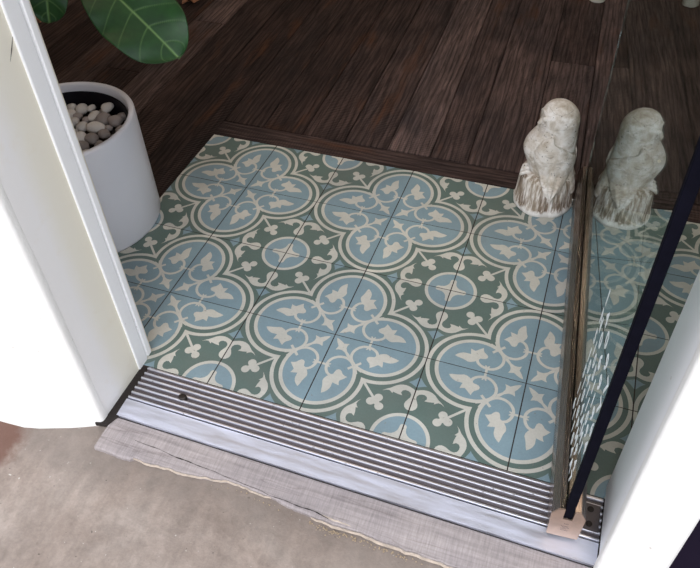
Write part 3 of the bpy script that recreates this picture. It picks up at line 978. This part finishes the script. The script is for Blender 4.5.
# ------------------------------------------------------------------ owl statue
OC = Vector((.943, -.026, 0))
owl = thing('owl_statue', 'whitewashed plaster owl figurine on a grooved stump at the door rail', 'statue', OC)
def ell_rings(table, n=40, wob_a=0, seed=0, pw=2.0):
    rings = []
    for z, cx, cy, rx, ry in table:
        ring = []
        for k in range(n):
            t = 2 * pi * k / n
            c, s = cos(t), sin(t)
            x = cx + rx * math.copysign(abs(c) ** (2 / pw), c); y = cy + ry * math.copysign(abs(s) ** (2 / pw), s)
            if wob_a:
                d = wob_a * noise.noise(Vector((x * 40, y * 40, z * 12 + seed)))
                x += c * d; y += s * d
            ring.append((x, y, z))
        rings.append(ring)
    return rings
def interp(table, m):
    out = []
    for i in range(len(table) - 1):
        p0, p1, p2, p3 = table[max(i - 1, 0)], table[i], table[i + 1], table[min(i + 2, len(table) - 1)]
        for j in range(m):
            t = j / m
            out.append(tuple(.5 * ((2 * p1[d]) + (-p0[d] + p2[d]) * t + (2 * p0[d] - 5 * p1[d] + 4 * p2[d] - p3[d]) * t * t + (-p0[d] + 3 * p1[d] - 3 * p2[d] + p3[d]) * t ** 3) for d in range(5)))
    out.append(table[-1]); return out
# stump with vertical grooves
bm = bmesh.new()
n = 120; rings = []
for z, r, g_ in ((0, .069, 0), (.003, .073, 0), (.012, .074, .2), (.018, .071, .6), (.024, .0695, 1), (.05, .068, 1), (.075, .067, 1), (.088, .066, .8), (.097, .062, .4), (.101, .055, .1), (.102, .03, 0)):
    ring = []
    for k in range(n):
        t = 2 * pi * k / n
        gr = g_ * (.0022 * noise.noise(Vector((cos(t) * 16, sin(t) * 16, z * 6))) + .0012 * sin(t * 34 + 2 * noise.noise(Vector((t * 3, z * 10, 0)))))
        lump = .003 * noise.noise(Vector((cos(t) * 2, sin(t) * 2, z * 20)))
        rr = r + gr + lump
        ring.append((rr * cos(t) * .98, rr * sin(t) * .96, z + (.006 * noise.noise(Vector((cos(t) * 2, sin(t) * 2, 3))) if z > .08 else 0)))
    rings.append(ring)
ring_surface(bm, rings)
obj('stump', bm, mt_stump, owl, smooth=True)
# body (one continuous shape: tail, breast, neck, head)
body = [(.080, .014, -.006, .020, .020), (.088, .010, -.006, .038, .034), (.104, .006, -.004, .050, .044), (.130, -.001, -.002, .054, .048), (.155, -.005, 0, .0575, .050), (.178, -.005, 0, .0560, .048),
        (.198, -.001, 0, .0515, .0455), (.214, .003, 0, .0465, .0435), (.228, .004, -.001, .0445, .0425), (.245, .004, -.002, .0445, .043), (.262, .003, -.002, .0410, .040), (.276, .002, -.002, .0325, .032), (.285, .001, -.002, .020, .020), (.2885, .001, -.002, .005, .005)]
bm = bmesh.new()
ring_surface(bm, ell_rings(interp(body, 5), 56, .0012, 2, 2.05))
for v in bm.verts:
    c_ = Vector((.004, -.002, .246)); d = v.co - c_
    f = d.normalized().dot(Vector((-.90, -.38, -.12)).normalized())
    if v.co.z > .200:
        k = max(0, 1 - abs(f - .80) / .05)            # rim of the face disc
        v.co += d.normalized() * .0028 * k
        if f > .86: v.co -= d.normalized() * .0018
    if v.co.z < .215 and v.co.x < 0:                   # full breast
        v.co.x -= .004 * max(0, 1 - abs(v.co.z - .165) / .045)
obj('body', bm, mt_owl, owl, smooth=True)
# beak
bm = bmesh.new()
tube(bm, [(-.026, -.014, .247), (-.033, -.0165, .243), (-.0385, -.0185, .235), (-.0385, -.0185, .226)], [.008, .007, .0048, .0012], 12)
obj('beak', bm, mt_owl, owl, smooth=True)
for yy in (-.0335, .012):
    bm = bmesh.new()
    bmesh.ops.create_icosphere(bm, subdivisions=3, radius=1, matrix=Matrix.Translation((-.0260, yy, .257)) @ Matrix.Diagonal((.0062, .0055, .0062, 1)))
    obj('eye', bm, mt_owl, owl, smooth=True)
# wings: long raised teardrops ending in a pointed tip over the stump
def body_at(z):
    for a, b in zip(body, body[1:]):
        if a[0] <= z <= b[0]:
            t = (z - a[0]) / (b[0] - a[0]); return [a[k] + (b[k] - a[k]) * t for k in range(5)]
    return body[0]
def wing(side):
    bm = bmesh.new(); NU, NV = 56, 26; rows = []
    for i in range(NU + 1):
        t = i / NU
        z0 = .210 - .150 * t
        half = .047 * min(1, (t / .30)) ** .5 if t < .42 else .047 * (1 - ((t - .42) / .58) ** 1.35)
        half = max(half, .0015)
        cx = .004 + .016 * t
        row = []
        for j in range(NV + 1):
            s = -1 + 2 * j / NV
            x = cx + half * s
            z = z0 + .010 * s * (1 - t) * -1
            b = body_at(max(z, .118))
            u = max(-.97, min(.97, (x - b[1]) / (b[3] + .006)))
            dep = b[4] * sqrt(1 - u * u)
            if z < .118:
                q = min(1, (.118 - z) / .030); u2 = max(-.97, min(.97, x / .078))
                dep = dep * (1 - q) + (.0725 * sqrt(1 - u2 * u2)) * q
            thick = .0085 * (1 - abs(s) ** 8) + .0012
            line = .0016 * sin(s * 13 * (1 if t < .9 else 0)) * max(0, min(1, (t - .45) / .15)) * (1 - abs(s) ** 6)
            scal = .0009 * noise.noise(Vector((x * 150, z * 120, 3))) * (t < .6)
            row.append(bm.verts.new((x, side * (dep + thick + line + scal) , z)))
        rows.append(row)
    for a, b in zip(rows, rows[1:]):
        for i in range(NV): bm.faces.new((a[i], a[i + 1], b[i + 1], b[i]))
    geom = bmesh.ops.extrude_face_region(bm, geom=bm.faces[:])
    for v in [v for v in geom['geom'] if isinstance(v, bmesh.types.BMVert)]: v.co.y -= side * .011
    obj('wing', bm, mt_owl, owl, smooth=True)
wing(-1); wing(1)
# tail down the back of the stump
bm = bmesh.new()
ring_surface(bm, ell_rings(interp([(.050, .060, -.006, .006, .010), (.056, .060, -.006, .010, .015), (.075, .055, -.006, .013, .020), (.10, .046, -.004, .016, .026), (.13, .036, -.002, .018, .032), (.16, .030, 0, .014, .030)], 4), 24, .001, 8, 2.3))
obj('tail', bm, mt_owl, owl, smooth=True)
# claws over the stump rim
for k in range(3):
    bm = bmesh.new()
    y0 = -.030 + .016 * k
    tube(bm, [(-.034, y0, .100), (-.048, y0 - .002, .1045), (-.058, y0 - .003, .099), (-.062, y0 - .003, .090)], [.005, .006, .005, .0025], 10)
    obj('claw', bm, mt_owl, owl, smooth=True)

# ------------------------------------------------------------------ bar stool at the back
SP = Vector((.955, 1.195, 0))
stool = thing('stool', 'stool with round pale metal legs at the back of the plank floor', 'stool', SP + Vector((-.17, .17, 0)))
for dx, dy in ((.17, -.17), (-.17, -.17), (.17, .17), (-.17, .17)):
    bm = bmesh.new()
    rings = [[(dx + r * cos(2 * pi * k / 24), dy + r * sin(2 * pi * k / 24), z) for k in range(24)] for r, z in ((.026, 0), (.029, .003), (.029, .05), (.024, .056), (.015, .06), (.015, .70))]
    ring_surface(bm, rings)
    obj('leg', bm, mt_satin, stool)
bm = bmesh.new(); box(bm, -.2, .2, -.2, .2, .70, .76, .02, 4)
obj('seat', bm, mt_stoolseat, stool, smooth=False)

# little brass bead lying on the boards to the right of the glass
bm = bmesh.new(); bmesh.ops.create_icosphere(bm, subdivisions=2, radius=.0045, matrix=Matrix.Translation((1.221, .228, .0040)))
tag(obj('bead', bm, mt_gold, smooth=True), 'tiny gold bead on the dark boards behind the glass door', 'bead')
# dried leaves on the floor near the back left
def dry(loc, name, label, sc=1.0, rot=0):
    bm = bmesh.new(); n = 14
    c = bm.verts.new((0, 0, .006)); rim = []
    for k in range(n):
        t = 2 * pi * k / n
        r = (.024 if k % 2 else .013) * sc
        rim.append(bm.verts.new((r * cos(t) * 1.5, r * sin(t), .002 + .010 * (k % 3) * sc)))
    for k in range(n): bm.faces.new((c, rim[k], rim[(k + 1) % n]))
    o = obj(name, bm, mt_dry, smooth=False); o.location = loc; o.rotation_euler = (0, 0, rot)
    md = o.modifiers.new('thick', 'SOLIDIFY'); md.thickness = .001
    tag(o, label, 'dried leaf')
dry((-.504, .776, .002), 'dried_leaf', 'curled orange dried leaf on the boards at the top edge of the photo', 1.25, .3)
dry((-.978, .452, .002), 'dried_leaf', 'curled orange dried leaf on the boards beside the left jamb', 1.2, 1.2)

# ------------------------------------------------------------------ lights
lamps = [(-1.0, .6), (.2, .6), (1.4, .6), (-1.0, 2.4), (.2, 2.4), (1.4, 2.4)]
for i, (x, y) in enumerate(lamps):
    lp = thing('ceiling_lamp', 'round downlight in the ceiling', 'lamp', (x, y, 2.9), 'ceiling downlights')
    bm = bmesh.new()
    ring_surface(bm, [[(r * cos(2 * pi * k / 24), r * sin(2 * pi * k / 24), z) for k in range(24)] for r, z in ((.03, 0), (.09, -.001), (.09, -.02), (.075, -.025), (.07, -.008), (.03, -.006))])
    obj('lamp_housing', bm, mt_chrome, lp)
    ld = bpy.data.lights.new('lamp_light', 'AREA'); ld.shape = 'DISK'; ld.size = .14; ld.energy = 4.5; ld.color = (1, .80, .62)
    lo = bpy.data.objects.new('lamp_light', ld); lo.location = (0, 0, -.03); link(lo, lp)

w = bpy.data.worlds.new('world'); S.world = w; w.use_nodes = True
nt = w.node_tree; bg = nt.nodes['Background']
tc = nt.nodes.new('ShaderNodeTexCoord'); sep = nt.nodes.new('ShaderNodeSeparateXYZ'); rp = nt.nodes.new('ShaderNodeValToRGB')
nt.links.new(tc.outputs['Generated'], sep.inputs[0]); nt.links.new(sep.outputs[2], rp.inputs[0])
rp.color_ramp.elements[0].position = 0.0; rp.color_ramp.elements[0].color = (.42, .42, .44, 1)
rp.color_ramp.elements[1].position = .6; rp.color_ramp.elements[1].color = (.88, .94, 1.06, 1)
nt.links.new(rp.outputs[0], bg.inputs[0]); bg.inputs[1].default_value = 2.3
sun = bpy.data.lights.new('hazy_sun', 'SUN'); sun.energy = 1.2; sun.angle = radians(40); sun.color = (1, .96, .9)
so = bpy.data.objects.new('hazy_sun', sun); link(so)
so.rotation_euler = Vector((-.1, .75, -.66)).to_track_quat('-Z', 'Y').to_euler()

# ------------------------------------------------------------------ camera
f, cx, cy = 717.116, 344.10, 255.597
R = [[0.939480, 0.340650, -0.036524], [0.2098, -0.6563, -0.7249], [-0.270890, 0.673330, -0.687928]]
Cc = Vector((0.99308, -1.50488, 1.16310))
r0, r2 = Vector(R[0]).normalized(), Vector(R[2]).normalized()
r0 = (r0 - r2 * r0.dot(r2)).normalized(); r1 = r2.cross(r0)
mat = Matrix(((r0.x, -r1.x, -r2.x, Cc.x), (r0.y, -r1.y, -r2.y, Cc.y), (r0.z, -r1.z, -r2.z, Cc.z), (0, 0, 0, 1)))
cam = bpy.data.cameras.new('camera'); co = bpy.data.objects.new('camera', cam); link(co)
co.matrix_world = mat
cam.sensor_fit = 'HORIZONTAL'; cam.sensor_width = 36; cam.lens = f / 700 * 36
cam.shift_x = (350 - cx) / 700; cam.shift_y = (cy - 284) / 700
cam.clip_start = .01
S.camera = co
S.view_settings.view_transform = 'Standard'; S.view_settings.look = 'None'
S.view_settings.exposure = 0.0; S.view_settings.gamma = 1; S.view_settings.use_curve_mapping = False
